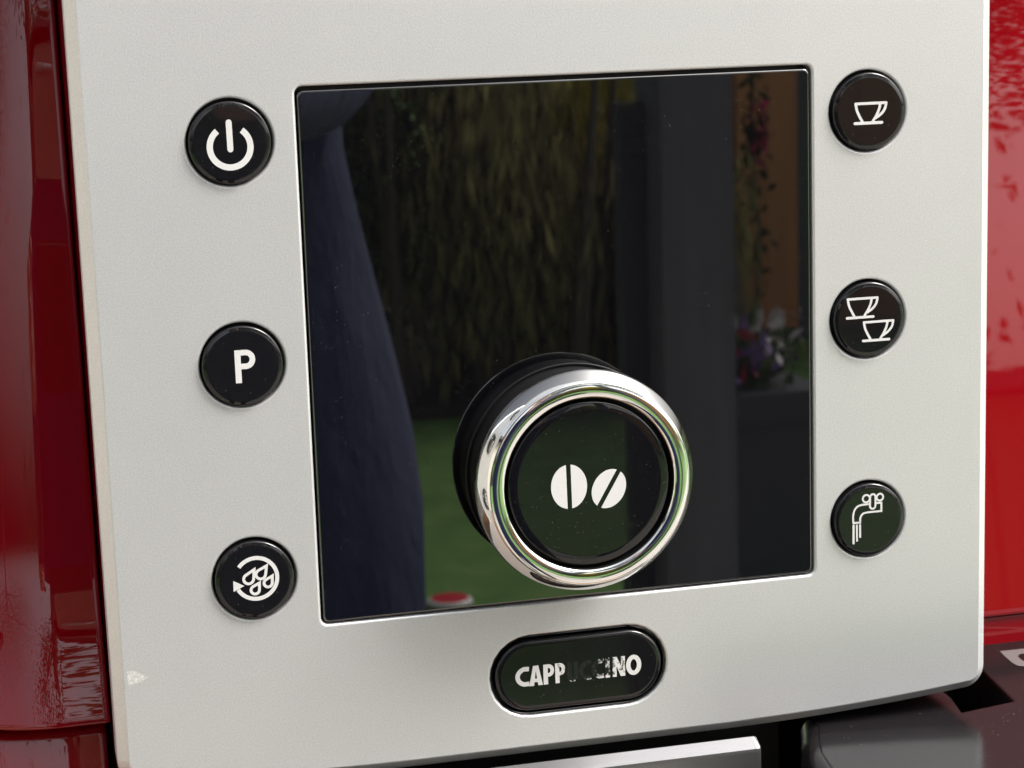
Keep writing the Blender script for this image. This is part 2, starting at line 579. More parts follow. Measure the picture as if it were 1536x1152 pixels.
m_worn = mat('worn_white_print', (.54, .54, .54), .45)
n, l, b = nodes(m_worn)
tc = n.new('ShaderNodeTexCoord')
sx = n.new('ShaderNodeSeparateXYZ'); l.new(tc.outputs['Object'], sx.inputs[0])
mr = n.new('ShaderNodeMapRange'); mr.inputs['From Min'].default_value = -.015; mr.inputs['From Max'].default_value = .015
l.new(sx.outputs['X'], mr.inputs['Value'])
g = lambda v: (v, v, v)
vis = ramp(m_worn, mr.outputs[0], [(.30, g(1)), (.33, g(.66)), (.385, g(.56)), (.405, g(.24)), (.50, g(.20)), (.60, g(.22)), (.65, g(.40)), (.715, g(.38)), (.76, g(.44)), (.79, g(.60)), (.85, g(.54)), (.885, g(.72)), (.91, g(1))])
wn = noise(m_worn, 1100, 3, .6, (1, 1, .75))
mb = n.new('ShaderNodeMapRange'); mb.inputs['From Min'].default_value = -.0016; mb.inputs['From Max'].default_value = -.0023
mb.inputs['To Max'].default_value = .28; l.new(sx.outputs['Z'], mb.inputs['Value'])
a1 = n.new('ShaderNodeMath'); a1.operation = 'ADD'; l.new(vis.outputs[0], a1.inputs[0]); l.new(mb.outputs[0], a1.inputs[1])
a2 = n.new('ShaderNodeMath'); a2.operation = 'SUBTRACT'; l.new(a1.outputs[0], a2.inputs[0]); l.new(wn.outputs['Fac'], a2.inputs[1])
a3 = n.new('ShaderNodeMapRange'); a3.inputs['From Min'].default_value = -.11; a3.inputs['From Max'].default_value = .09
a3.inputs['To Min'].default_value = .012
l.new(a2.outputs[0], a3.inputs['Value'])
l.new(a3.outputs[0], b.inputs['Alpha'])

k = Ink(CX, CZ, .28)
TH, TB, SW = 2.42, -2.42, 1.06
SL = .0
def tx(x0, pts): return [(x0 + x, z) for x, z in pts]
def letter_C(x0, wd):
    rx = wd - SW / 2
    k.stroke(tx(x0, [(wd - .05, TH - .62)] + arc(rx * .98, 0, rx - .02, 108, 252, 18, (TH - TB) / 2 - SW / 2 + .04) + [(wd - .05, TB + .62)]), SW, round_caps=False)
letter_C(-14.62, 2.75)
def letter_A(x0, wd):
    k.poly(tx(x0, [(0, TB), (wd * .5 - .62, TH), (wd * .5 + .62, TH), (wd, TB), (wd - 1.12, TB), (wd * .5, TH - 1.25), (1.12, TB)]))
    k.stroke(tx(x0, [(.75, TB + 1.28), (wd - .75, TB + 1.28)]), .85, round_caps=False)
letter_A(-11.95, 3.25)
def letter_P(x0, wd, sw=SW):
    k.stroke(tx(x0, [(sw / 2, TH), (sw / 2, TB)]), sw, round_caps=False)
    k.stroke(tx(x0, [(sw - .1, TH - .44)] + arc(wd - 1.28, TH - 1.5, .84, 90, -90, 14, 1.06) + [(sw - .1, TH - 2.56)]), .88, round_caps=False)
letter_P(-8.55, 2.55); letter_P(-5.75, 2.4, .98)
k.stroke(tx(-2.9, [(SW / 2, TH)] + [(SW / 2, TB + 1.35)] + arc(1.3, TB + 1.3, .77, 180, 360, 14, .8) + [(2.6 - SW / 2, TH)]), SW, round_caps=False)   # U
letter_C(.35, 2.5)
letter_C(3.4, 2.5)
k.stroke([(6.75, TH), (6.75, TB)], SW, round_caps=False)      # I
k.stroke([(8.4, TH), (8.4, TB)], .95, round_caps=False); k.stroke([(10.45, TH), (10.45, TB)], .95, round_caps=False)
k.poly([(7.95, TH), (9.0, TH), (10.9, TB), (9.85, TB)])
k.stroke(arc(13.0, 0, 1.3, 0, 352, 44, (TH - TB) / 2 - SW / 2 + .06), SW, closed=True)
lt = k.build('lettering', m_worn, CB)
# a reading line that is set very slightly condensed, as printed
lt.scale = (1.0, 1.0, .98)

# --- rotary selector knob
kn = PM()
lathe(kn, KX, KZ, [(24.4, -.3), (24.4, .1)] + arcprof(24.4, .1, 24.2, .3, True, 4)[1:] + [(23.9, .25), (23.6, .0), (23.4, .3), (23.4, 9.2), (23.6, 9.7), (24.2, 10.0), (24.7, 10.4), (24.8, 10.95)], 128, True, 0, False)
knob = kn.build('selector_knob', m_dark, machine, (KX, KZ, 5), 'large rotary knob, black skirt under a chrome ring')
kw = Vector(knob['_w'])
rg = PM()
prof = [(24.5, 10.9), (24.85, 11.0), (24.92, 11.3), (24.75, 12.0)]
prof += [(24.75 - 1.9 * t, 12.0 + 3.7 * t - .35 * t * t) for t in (.12, .3, .5, .7, .88, 1.0)]
prof += [(22.72, 15.52), (22.58, 15.62)]
def band(r):
    t = (r - 20.95) / 1.6
    return 15.92 - .24 * t * t - .10 * t ** 6
prof += [(r, band(r)) for r in np.linspace(22.5, 19.45, 16)]
prof += [(19.3, 15.42), (19.2, 15.2)]
lathe(rg, KX, KZ, prof, 160, True, 0, False)
rg.build('chrome_ring', m_chrome, knob, (KX, KZ, 13), None, kw)
iw = PM()
lathe(iw, KX, KZ, [(19.2, 15.22), (19.15, 12.0), (12, 12.0)], 96, True, 0, True)
iw.build('inner_wall', m_gap, knob, (KX, KZ, 13), None, kw)
cp = PM()
CD = 15.2
lathe(cp, KX - .05, KZ + .0, [(18.45, 12.2), (18.45, 14.4)] + arcprof(18.45, 14.4, 17.85, 15.0, True, 4)[1:] + [(17.2, 15.14), (16.2, CD)], 128)
cap_o = cp.build('knob_cap', m_cap, knob, (KX, KZ, 14), None, kw)
def bean(cx, cz, rx, rz, rot, gap, slant=0.0):
    k = Ink(KX, KZ, CD)
    for s in (1, -1):
        pts = []
        a_lim = math.acos(gap / rx)
        for i in range(25):
            a = -a_lim + 2 * a_lim * i / 24
            x, z = s * rx * math.cos(a), rz * math.sin(a)
            pts.append((x, z))
        ca, sa = math.cos(rot), math.sin(rot)
        k.poly([(cx + x * ca - z * sa, cz + x * sa + z * ca) for x, z in pts])
    k.cap_o = None
    o = k.pm.build('bean_symbol', m_print, knob, (KX + cx, KZ + cz, CD), None, kw)
    for f in o.data.polygons:
        if f.normal.y > 0: f.flip()
    return o
bean(-4.72, -.18, 4.08, 4.95, math.radians(.8), .52)
bean(4.3, -1.4, 3.72, 4.55, math.radians(-31), .52)

# --- satin metal cover of the coffee outlet under the panel
bar = PM()
x0, x1 = -62.0, 56.3
sec = [(-88.7, 1.3), (-88.25, 1.7), (-88.2, 2.1), (-89.9, 4.5), (-90.3, 4.75), (-91, 4.85), (-140, 4.85), (-140, 0.9), (-89.2, 0.9)]
def bar_loop(x, q):
    return [(x, z - (q if z > -89 else (q * .3 if z > -100 else -q)), d - (q if d > 0 else -q * .2)) for z, d in sec]
ids = bar.strip([bar_loop(x0, 1.2), bar_loop(x0 + .5, .35), bar_loop(x0 + 1.3, 0), bar_loop(x1 - 1.3, 0), bar_loop(x1 - .5, .3), bar_loop(x1, 1.1)], False)
bar.cap(ids[0]); bar.cap(ids[-1], True)
bar.build('outlet_cover', m_steel, machine, (-3, -110, 0))

# --- black ledge with a notch at the lower right, and its moulded mark
ZS = -89.0
sh = PM()
# outline seen from above, (x, out): counter-clockwise
led = [(64.0, 55), (200, 55), (200, -45.5), (129.2, -45.5), (128.6, -27), (124.8, -1.8), (108.2, 1.6), (110.7, -9.9), (112, -45.5), (76, -45.5), (73.2, -1), (69.6, 8), (67.2, 15.5), (65.8, 24.5), (64.5, 40)]
ldv = [Vector((x, d, 0)) for x, d in led]
tri = tessellate_polygon([ldv])
topi = [sh.vert(x, ZS, d) for x, d in led]
for t in tri: sh.face([topi[i] for i in t])
nled = len(led)
def led_off(q):
    return offset([(x, d) for x, d in led], q)
# signed area decides the direction outwards
sa = sum(a[0] * b_[1] - b_[0] * a[1] for a, b_ in zip(led, led[1:] + led[:1]))
sg = -1 if sa > 0 else 1
lps = [[(x, ZS, d) for x, d in led]]
for a in (22.5, 45, 67.5, 90):
    r_ = .7
    q = sg * r_ * math.sin(math.radians(a))
    lps.append([(x, ZS - r_ * (1 - math.cos(math.radians(a))), d) for x, d in led_off(q)])
lps.append([(x, ZS - 26, d) for x, d in led_off(sg * .7)])
sh.strip(lps, False)
shelf = sh.build('side_ledge', m_shelf, machine, (120, ZS, 0), 'glossy black ledge with a square notch')
nf = PM(); nf.box(106, 132, ZS - 24, ZS - 20, -44, 6); nf.box(109, 131, ZS - 19.5, ZS - .9, -46, -44.2); nf.build('notch_floor', m_gap, machine, (115, ZS - 22, -14))
# bright rounded end of the ledge's left lip
ep = PM()
lipc = [(76.1, -9), (73.1, -1), (69.5, 8), (67.1, 15.5), (65.7, 24.5), (64.4, 40), (63.5, 55)]
lps = []
for a in np.linspace(-10, 100, 9):
    ca, sa_ = math.cos(math.radians(a)), math.sin(math.radians(a))
    lps.append([(x - .4 - 4.6 * sa_, ZS - 5.2 + 5.0 * ca, d) for x, d in lipc])
lps.append([(x - 5.0, ZS - 40, d) for x, d in lipc])
ep.strip(lps, True, 0, False)
ep.build('ledge_lip', m_shelf, machine, (64, ZS - 5, 25))
# moulded triangular mark
mk = PM()
def flatband(pm, outer, inner, z):
    a = [pm.vert(x, z, d) for x, d in outer]; b_ = [pm.vert(x, z, d) for x, d in inner]
    for i in range(len(a)):
        j = (i + 1) % len(a); pm.face((a[i], a[j], b_[j], b_[i]))
mo = [(x + 4.2, d - 8.4) for x, d in ((134.6, -29.9), (152, -29.2), (153, -26), (139, -16.4), (135.6, -15.7), (133.4, -17.6), (133.2, -20.4), (133.9, -26))]
mi_ = [(x + 4.2, d - 8.4) for x, d in ((138.3, -25.9), (147, -26.4), (147.5, -25.4), (139.0, -20.2), (137.6, -19.8), (136.6, -20.4), (136.5, -22.0), (136.9, -24.4))]
flatband(mk, mo, mi_, ZS + .12)
mk.build('moulded_mark', m_mark, shelf, (140, ZS, -24), None, Vector(shelf['_w']))

# --- red enamelled housing
def red_shell(name, xs, zs, depth, label, thick=6.0):
    """front skin given by depth(x, z) (mm behind the panel face), closed to the back"""
    p = PM()
    nx, nz = len(xs), len(zs)
    fr = [[p.vert(x, z, -depth(x, z)) for x in xs] for z in zs]
    bk = [[p.vert(x, z, -230) for x in xs] for z in zs]
    for j in range(nz - 1):
        for i in range(nx - 1):
            p.face((fr[j][i], fr[j][i + 1], fr[j + 1][i + 1], fr[j + 1][i]), True)
            if i in (0,):
                pass
    for j in range(nz - 1):
        p.face((fr[j][0], fr[j + 1][0], bk[j + 1][0], bk[j][0])); p.face((fr[j][-1], bk[j][-1], bk[j + 1][-1], fr[j + 1][-1]))
        p.face((bk[j][0], bk[j + 1][0], bk[j + 1][-1], bk[j][-1]))
    for i in range(nx - 1):
        p.face((fr[0][i], bk[0][i], bk[0][i + 1], fr[0][i + 1])) if False else None
    p.face([fr[0][i] for i in range(nx)] + [bk[0][-1], bk[0][0]]); p.face([fr[-1][i] for i in range(nx)][::-1] + [bk[-1][0], bk[-1][-1]])
    cx_ = (xs[0] + xs[-1]) / 2; cz_ = (zs[0] + zs[-1]) / 2
    return p.build(name, m_red, machine, (cx_, cz_, -60), label)

TILT = math.tan(math.radians(8.0))
def edge_round(t, r):
    """extra depth of a rounded edge: t = distance from the edge"""
    return 0.0 if t >= r else r - math.sqrt(max(0.0, r * r - (r - t) ** 2))
def left_depth(x, z):
    y = 36 + math.tan(math.radians(7.0)) * (z + 40)
    y += .0012 * max(0.0, z - 45) ** 2
    if z < -36:
        y -= .0075 * (-36 - z) ** 2
    xc = -98.6 - .035 * (54 - z)
    if x < xc:
        y += (xc - x) ** 2 / (2 * 26.0)
    y += edge_round(z + 75.4, 1.6)
    y += edge_round(-91.6 - x, 1.0)
    return y
def right_depth(x, z):
    y = 43 + TILT * (z + 81)
    y += .0009 * max(0.0, z - 50) ** 2
    if x > 170:
        y += (x - 170) ** 2 / (2 * 60.0)
    y += edge_round(z + 81.2, 1.0)
    return y
def dense(a, b_, n_, ends=()):
    v = list(np.linspace(a, b_, n_))
    for e, r_, s in ends:
        v += [e + s * r_ * t for t in (.03, .1, .2, .35, .55, .8, 1.0)]
    return sorted(set(round(float(q), 3) for q in v))
red_shell('side_housing', dense(-190, -91.6, 60, ((-91.6, 1.0, -1),)), dense(-75.4, 150, 90, ((-75.4, 1.6, 1),)), left_depth, 'glossy red housing left of the silver panel')
red_shell('side_housing', dense(105, 205, 50), dense(-81.2, 150, 80, ((-81.2, 1.0, 1),)), right_depth, 'glossy red housing right of the silver panel')
def low_left(x, z):
    y = 27.5 + edge_round(-77.6 - z, 2.2) + edge_round(-92.6 - x, 1.2)
    y += .004 * max(0.0, -97 - x) ** 2
    y -= .40 * (-77.6 - z)
    return y
red_shell('lower_housing', dense(-190, -92.6, 40, ((-92.6, 1.2, -1),)), dense(-160, -77.6, 40, ((-77.6, 2.2, -1),)), low_left, 'glossy red lower housing under a dark seam')
def low_right(x, z):
    return 44.6 + edge_round(-81.5 - z, .5)
red_shell('lower_housing', dense(105, 205, 6), dense(-110, -81.5, 6, ((-81.5, .5, -1),)), low_right, None)
# body core: red flanks behind the panel, black inside
co = PM(); co.box(-91.3, 112, -83.5, 150, -230, -9.0); co.build('body_core', m_red, machine, (12, 30, -100))
cu = PM(); cu.box(-91.2, 112.4, -84.4, -83.55, -229, -8.9); cu.build('underside_plate', m_gap, machine, (12, -84, -100))
c2 = PM(); c2.box(-91.0, 67.5, -300, -86.5, -230, -14.0); c2.build('brew_recess', m_gap, machine, (0, -200, -100))
c3 = PM(); c3.box(70.5, 200, -300, -114, -200, 20.0, 1.5); c3.build('tank_block', m_shelf, machine, (130, -200, -100))
c4 = PM(); c4.box(-185, 200, -329.5, -302, -225, 70.0, 3); c4.build('drip_tray_base', m_dark, machine, (0, -315, -80))
c5 = PM(); c5.box(-190, 205, 150.3, 158, -230, -4, 3); c5.build('top_lid', m_silver, machine, (0, 154, -100))

# ------------------------------------------------------------------ the garden that the gloss reflects
def box_m(v, f, x0, x1, y0, y1, z0, z1):
    k = len(v)
    v += [(x0, y0, z0), (x1, y0, z0), (x1, y1, z0), (x0, y1, z0), (x0, y0, z1), (x1, y0, z1), (x1, y1, z1), (x0, y1, z1)]
    f += [(k, k + 3, k + 2, k + 1), (k + 4, k + 5, k + 6, k + 7), (k, k + 1, k + 5, k + 4), (k + 1, k + 2, k + 6, k + 5), (k + 2, k + 3, k + 7, k + 6), (k + 3, k, k + 4, k + 7)]

m_grass = mat('lawn_grass', (.09, .19, .035), .8)
t = noise(m_grass, 7, 8, .75); r_ = ramp(m_grass, t.outputs['Fac'], [(.32, (.05, .125, .022)), (.5, (.085, .18, .035)), (.68, (.13, .23, .06))])
nodes(m_grass)[1].new(r_.outputs[0], nodes(m_grass)[2].inputs['Base Color'])
lawn = mesh_obj('lawn', [(-60, -60, 0), (60, -60, 0), (60, 60, 0), (-60, 60, 0)], [(0, 1, 2, 3)], m_grass)
tag(lawn, kind='structure')

m_stone = mat('beige_paving', (.36, .32, .27), .75)
t = noise(m_stone, 5, 6, .6); r_ = ramp(m_stone, t.outputs['Fac'], [(.3, (.26, .24, .215)), (.7, (.37, .345, .31))])
nodes(m_stone)[1].new(r_.outputs[0], nodes(m_stone)[2].inputs['Base Color'])
v, f = [], []; box_m(v, f, -9, 9, -3.1, 12, -.1, .02)  # paving added out of view to cut green bounce from the grass
tag(mesh_obj('bounce_paving', v, f, m_stone), kind='structure')
# unseen cream building at the left, added for its beige reflection
m_render = mat('cream_render', (.40, .37, .32), .8)
t = noise(m_render, 30, 4); add_bump(m_render, t.outputs['Fac'], .3, .01)
hs_ = bpy.data.objects.new('reflector_house', None); COL.objects.link(hs_); hs_.location = (-3.2, 0, 0)
tag(hs_, 'added unseen cream building with a dark window, for its beige reflection', 'reflector_house')
v, f = [], []; box_m(v, f, -.3, 0, -2.0, 6, 0, 2.7); mesh_obj('wall', v, f, m_render, hs_)
v, f = [], []; box_m(v, f, -.4, .35, -2.3, 6.2, 2.7, 2.85); mesh_obj('roof', v, f, m_gap, hs_)
v, f = [], []; box_m(v, f, -.02, .03, 1.0, 2.2, .95, 2.05); wf = mesh_obj('window', v, f, m_print, hs_)
v, f = [], []; box_m(v, f, -.02, .04, 1.08, 2.12, 1.03, 1.97); mesh_obj('pane', v, f, m_gap, wf)

# counter the machine stands on
m_wood = mat('weathered_brown_wood', (.20, .10, .05), .6)
t = noise(m_wood, 9, 5, .6, (1, 1, .12)); r_ = ramp(m_wood, t.outputs['Fac'], [(.3, (.12, .055, .028)), (.7, (.27, .14, .07))])
nodes(m_wood)[1].new(r_.outputs[0], nodes(m_wood)[2].inputs['Base Color'])
counter = bpy.data.objects.new('garden_counter', None); COL.objects.link(counter); counter.location = (.1, .1, 0)
tag(counter, 'brown slatted wooden garden counter carrying the coffee machine', 'counter')
for i in range(5):
    v, f = [], []; box_m(v, f, -.75, .75, -.0625, .0625, .88, .9195)
    mesh_obj('slat', v, f, m_wood, counter, (0, -.27 + i * .135, 0))
for sx_ in (-.68, .68):
    for sy in (-.26, .26):
        v, f = [], []; box_m(v, f, -.035, .035, -.035, .035, 0, .88); mesh_obj('leg', v, f, m_wood, counter, (sx_, sy, 0))

def leaves(name, pts, m, parent, size, hang=0.0, at=(0, 0, 0), seed=1):
    rng = np.random.default_rng(seed)
    n_ = len(pts)
    a = rng.uniform(0, 2 * PI, n_); el = rng.uniform(-1, 1, n_) * (PI / 2) * (1 - hang)
    u = np.stack([np.cos(a) * np.cos(el), np.sin(a) * np.cos(el), np.sin(el)], -1)
    u[:, 2] -= hang * (6.0 if hang > .8 else 2.0); u /= np.linalg.norm(u, axis=1)[:, None]
    r0 = rng.normal(size=(n_, 3)); v_ = np.cross(u, r0); v_ /= np.linalg.norm(v_, axis=1)[:, None]
    s = size * rng.uniform(.6, 1.4, n_)[:, None] * (2.4 if hang > .8 else 1)
    wd = .13 if hang > .8 else .42
    q = np.stack([pts - u * s, pts + v_ * s * wd, pts + u * s, pts - v_ * s * wd], 1).reshape(-1, 3)
    f = np.arange(4 * n_).reshape(-1, 4)
    return mesh_obj(name, q.tolist(), f.tolist(), m, parent, at)

def leaf_mat(name, c0, c1):
    m = mat(name, c0, .6)
    t = noise(m, 9, 4, .65, (1, 1, .22)); r_ = ramp(m, t.outputs['Fac'], [(.36, c0), (.62, c1)])
    n, l, b = nodes(m)
    l.new(r_.outputs[0], b.inputs['Base Color'])
    tr = n.new('ShaderNodeBsdfTranslucent'); l.new(r_.outputs[0], tr.inputs['Color'])
    ms = n.new('ShaderNodeMixShader'); ms.inputs[0].default_value = .55
    l.new(b.outputs[0], ms.inputs[1]); l.new(tr.outputs[0], ms.inputs[2])
    l.new(ms.outputs[0], n['Material Output'].inputs['Surface'])
    return m
m_bark = mat('grey_brown_bark', (.09, .07, .05), .8)
t = noise(m_bark, 14, 4, .6, (1, 1, .2)); add_bump(m_bark, t.outputs['Fac'], .6, .02)
lf_y = leaf_mat('yellow_spring_leaf', (.52, .45, .07), (.92, .80, .14))
lf_b = leaf_mat('brown_twig_leaf', (.20, .165, .07), (.45, .40, .17))
lf_g = leaf_mat('dark_green_leaf', (.035, .06, .025), (.10, .13, .05))
lf_r = leaf_mat('dark_red_leaf', (.14, .05, .06), (.26, .09, .11))

def tube(pts, rad, n_=8):
    v, f = [], []
    for k_, (p_, r0) in enumerate(zip(pts, rad)):
        t_ = (Vector(pts[min(k_ + 1, len(pts) - 1)]) - Vector(pts[max(k_ - 1, 0)])).normalized()
        a_ = t_.orthogonal().normalized(); b2 = t_.cross(a_)
        for i in range(n_):
            an = 2 * PI * i / n_
            v.append(tuple(Vector(p_) + a_ * r0 * math.cos(an) + b2 * r0 * math.sin(an)))
    for k_ in range(len(pts) - 1):
        for i in range(n_):
            j = (i + 1) % n_
            f.append((k_ * n_ + i, k_ * n_ + j, (k_ + 1) * n_ + j, (k_ + 1) * n_ + i))
    return v, f

def tree(name, x, y, zlo, zhi, rad, nleaf, leafm, size, label, hang=0.0, seed=1, group=None):
    """zlo..zhi: crown heights"""
    rng = np.random.default_rng(seed)
    e = bpy.data.objects.new(name, None); COL.objects.link(e); e.location = (x, y, 0)
    tag(e, label, 'tree', group)
    v, f = tube([(0, 0, -.05), (.05, 0, zlo * .6), (0, .05, zlo + (zhi - zlo) * .4), (.1, 0, zhi * .92)], [.16, .12, .08, .02], 10)
    for k_ in range(9):
        a = rng.uniform(0, 2 * PI); h = zlo * .8 + (zhi - zlo) * rng.uniform(0, .6)
        v2, f2 = tube([(0, 0, h), (math.cos(a) * rad * .45, math.sin(a) * rad * .45, h + .35 * (zhi - zlo) * .5), (math.cos(a) * rad * .9, math.sin(a) * rad * .9, h + .3 * (zhi - zlo))], [.05, .03, .01], 6)
        o_ = len(v); v += v2; f += [tuple(i + o_ for i in q) for q in f2]
    if hang > .8:
        for k_ in range(8):
            xx, yy, lean = rng.uniform(-rad, rad), rng.uniform(.05, rad), rng.uniform(-.12, .12)
            v2, f2 = tube([(xx, yy, 0), (xx + lean * .5, yy, zhi * .5), (xx + lean, yy, zhi)], [.024, .018, .010], 6)
            o_ = len(v); v += v2; f += [tuple(i + o_ for i in q) for q in f2]
    mesh_obj('trunk', v, f, m_bark, e, (0, 0, 0), True)
    nc = max(10, nleaf // 110)
    c = rng.normal(size=(nc, 3)); c /= np.linalg.norm(c, axis=1)[:, None]; c *= rng.uniform(.35, 1, nc)[:, None] ** .6
    c = c * np.array([rad, rad, (zhi - zlo) / 2]) + np.array([0, 0, (zhi + zlo) / 2])
    k_ = rng.integers(0, nc, nleaf)
    spread = rad * .2
    p_ = c[k_] + rng.normal(size=(nleaf, 3)) * np.array([spread, spread, spread * (1 + 2.2 * hang)])
    leaves('crown', p_, leafm, e, size, hang, seed=seed + 5)
    return e

# loose screen of shrubs and willows at the end of the lawn
g_sh = 'shrubs at the end of the lawn'
for (name, x, y, zlo, zhi, rad, nl, lm, sz, hg, lab) in (
        ('shrub', -.75, -6.9, .05, 1.15, .75, 5000, lf_g, .035, .1, 'dark green evergreen shrub at the far left end of the lawn'),
        ('shrub', .98, -6.45, .05, 1.30, .40, 8000, lf_g, .020, .2, 'dark green shrub between the photographer and the red shrub'),
        ('shrub', 1.45, -6.5, .75, 1.75, .24, 6000, lf_r, .020, .3, 'dark red leaved shrub between green and yellow shrubs'),
        ('willow', 1.42, -6.2, .1, 1.10, .34, 5500, lf_b, .022, .86, 'brown twigged hanging willow, closest to the red shrub'),
        ('willow', 1.83, -6.6, .30, 1.86, .30, 12000, lf_y, .022, .86, 'yellow flowering hanging willow behind the grey post'),
        ('willow', 2.0, -6.15, .1, .85, .26, 3600, lf_b, .021, .86, 'low brown twigged willow in front of the yellow one'),
        ('shrub', 4.7, -8.0, .05, 1.72, 1.1, 4600, lf_g, .05, .1, 'broad dark green shrub right of the brown shed'),
        ('shrub', -2.7, -7.4, .05, 1.25, 1.15, 4600, lf_g, .05, .1, 'broad dark green shrub far left of the lawn'),
        ('shrub', 6.9, -7.6, .05, 1.6, 1.3, 4400, lf_b, .05, .1, 'brown twiggy shrub at the far right of the lawn')):
    tree(name, x, y, zlo, zhi, rad, nl, lm, sz, lab, hg, seed=int(abs(x * 100)) + 3, group=g_sh)
# bare earth bed behind the lawn's edge
m_soil = mat('dark_earth', (.05, .038, .028), .9)
t = noise(m_soil, 8, 6, .7); add_bump(m_soil, t.outputs['Fac'], .8, .05)
v, f = [], []; box_m(v, f, -9, 2.05, -9.5, -5.95, -.1, .03)
tag(mesh_obj('flower_bed', v, f, m_soil), kind='structure')
# big garden trees whose crowns hang over the skyline
for x, y, zl, zh, rd, lab in ((-11.5, -11.8, 5.2, 10.0, 6.0, 'tall leafy tree left of the photographer'), (2.2, -13.5, 4.2, 8.8, 2.6, 'tall leafy tree behind the yellow willow'), (7.0, -10.9, 4.1, 8.9, 3.0, 'tall leafy tree behind the brown shed')):
    tree('garden_tree', x, y, zl, zh, rd, 32000, lf_g, .055, lab, .15, seed=int(zl * 10 + x * 3 + 40), group='tall trees beyond the lawn')

tree('garden_tree', -.25, -3.7, 3.3, 5.4, 1.3, 3200, lf_g, .05, 'leafy young tree added behind the photographer to dim sky reflections', .15, seed=77, group='tall trees beyond the lawn')  # unseen tree, added so its crown dims the sky mirrored in the red lip
# grey painted pergola post
m_post = mat('grey_paint', (.15, .155, .17), .55)
t = noise(m_post, 12, 5, .65, (1, 1, .06)); r_ = ramp(m_post, t.outputs['Fac'], [(.3, (.085, .09, .10)), (.7, (.14, .145, .16))])
nodes(m_post)[1].new(r_.outputs[0], nodes(m_post)[2].inputs['Base Color'])
v, f = [], []; box_m(v, f, -.058, .056, -.062, .062, 0, 2.5); box_m(v, f, -.085, .085, -.085, .085, -.01, .12)
pp = tag(mesh_obj('pergola_post', v, f, m_post, None, (.915, -2.6, 0)), 'dark grey square pergola post standing on the paving', 'post')
v, f = [], []; box_m(v, f, -.098, -.0585, -.05, -.01, .121, 1.16); mesh_obj('batten', v, f, mat('black_batten_paint', (.04, .042, .05), .6), pp)
# grey garden shed far off
m_shedg = mat('slate_boards', (.10, .105, .115), .7)
sg_ = bpy.data.objects.new('garden_shed', None); COL.objects.link(sg_); sg_.location = (.55, -10.9, 0)
tag(sg_, 'low dark grey garden shed behind the green shrubs', 'shed')
for i in range(9):
    v, f = [], []; box_m(v, f, -1.3, 1.3, -.01, .012 + .004 * (i % 2), i * .13, i * .13 + .126); mesh_obj('board', v, f, m_shedg, sg_, (0, .6, 0))
v, f = [], []; box_m(v, f, -1.29, 1.29, -.6, .585, 0, 1.17); mesh_obj('wall', v, f, m_shedg, sg_)
v = [(-1.4, .8, 1.15), (1.4, .8, 1.15), (1.4, -.75, 1.75), (-1.4, -.75, 1.75), (-1.4, .8, 1.2), (1.4, .8, 1.2), (1.4, -.75, 1.8), (-1.4, -.75, 1.8)]
mesh_obj('roof', v, [(0, 3, 2, 1), (4, 5, 6, 7), (0, 1, 5, 4), (1, 2, 6, 5), (2, 3, 7, 6), (3, 0, 4, 7)], m_shedg, sg_)
# brown board shed
ws = bpy.data.objects.new('board_shed', None); COL.objects.link(ws); ws.location = (3.15, -6.9, 0)
tag(ws, 'low reddish brown vertical board shed at the right of the lawn', 'shed')
m_wood2 = mat('red_brown_boards', (.24, .10, .04), .6)
t = noise(m_wood2, 6, 5, .6, (1, 1, .1)); r_ = ramp(m_wood2, t.outputs['Fac'], [(.3, (.55, .22, .09)), (.7, (.80, .38, .17))])
nodes(m_wood2)[1].new(r_.outputs[0], nodes(m_wood2)[2].inputs['Base Color'])
for i in range(16):
    if i in (3,): continue
    v, f = [], []; box_m(v, f, 0, .118, 0, .022 + .006 * (i % 2), .05, 1.66); mesh_obj('board', v, f, m_wood2, ws, (-.72 + i * .122, 0, 0))
v, f = [], []; box_m(v, f, -.74, 1.25, -1.2, -.004, 0, 1.62); mesh_obj('wall', v, f, m_post, ws)
v, f = [], []; box_m(v, f, -.9, 1.4, -1.4, .25, 1.67, 1.74); mesh_obj('roof', v, f, m_post, ws)
# low planter with flowers in front of the shed
pl = bpy.data.objects.new('flower_planter', None); COL.objects.link(pl); pl.location = (1.34, -3.6, 0)
tag(pl, 'dark grey planter box with red and purple flowers on the grass by the paving', 'planter')
v, f = [], []; box_m(v, f, -.14, .14, -.14, .14, 0, .50); box_m(v, f, -.155, .155, -.155, .155, .46, .52); mesh_obj('box', v, f, mat('dark_blue_grey_glaze', (.05, .052, .065), .5), pl)
rng = np.random.default_rng(4)
m_fl = [mat('red_petals', (.35, .02, .04), .6), mat('purple_petals', (.16, .09, .28), .6), mat('white_petals', (.55, .52, .52), .6)]
leaves('foliage', rng.normal(size=(260, 3)) * [.06, .06, .05] + [0, 0, .56], lf_g, pl, .03, 0, seed=9)
for k_, m_ in enumerate(m_fl):
    leaves('blossoms', rng.normal(size=(34, 3)) * [.045, .045, .03] + [-.06 + .06 * k_, .08, .57 + .035 * k_], m_, pl, .022, 0, seed=20 + k_)

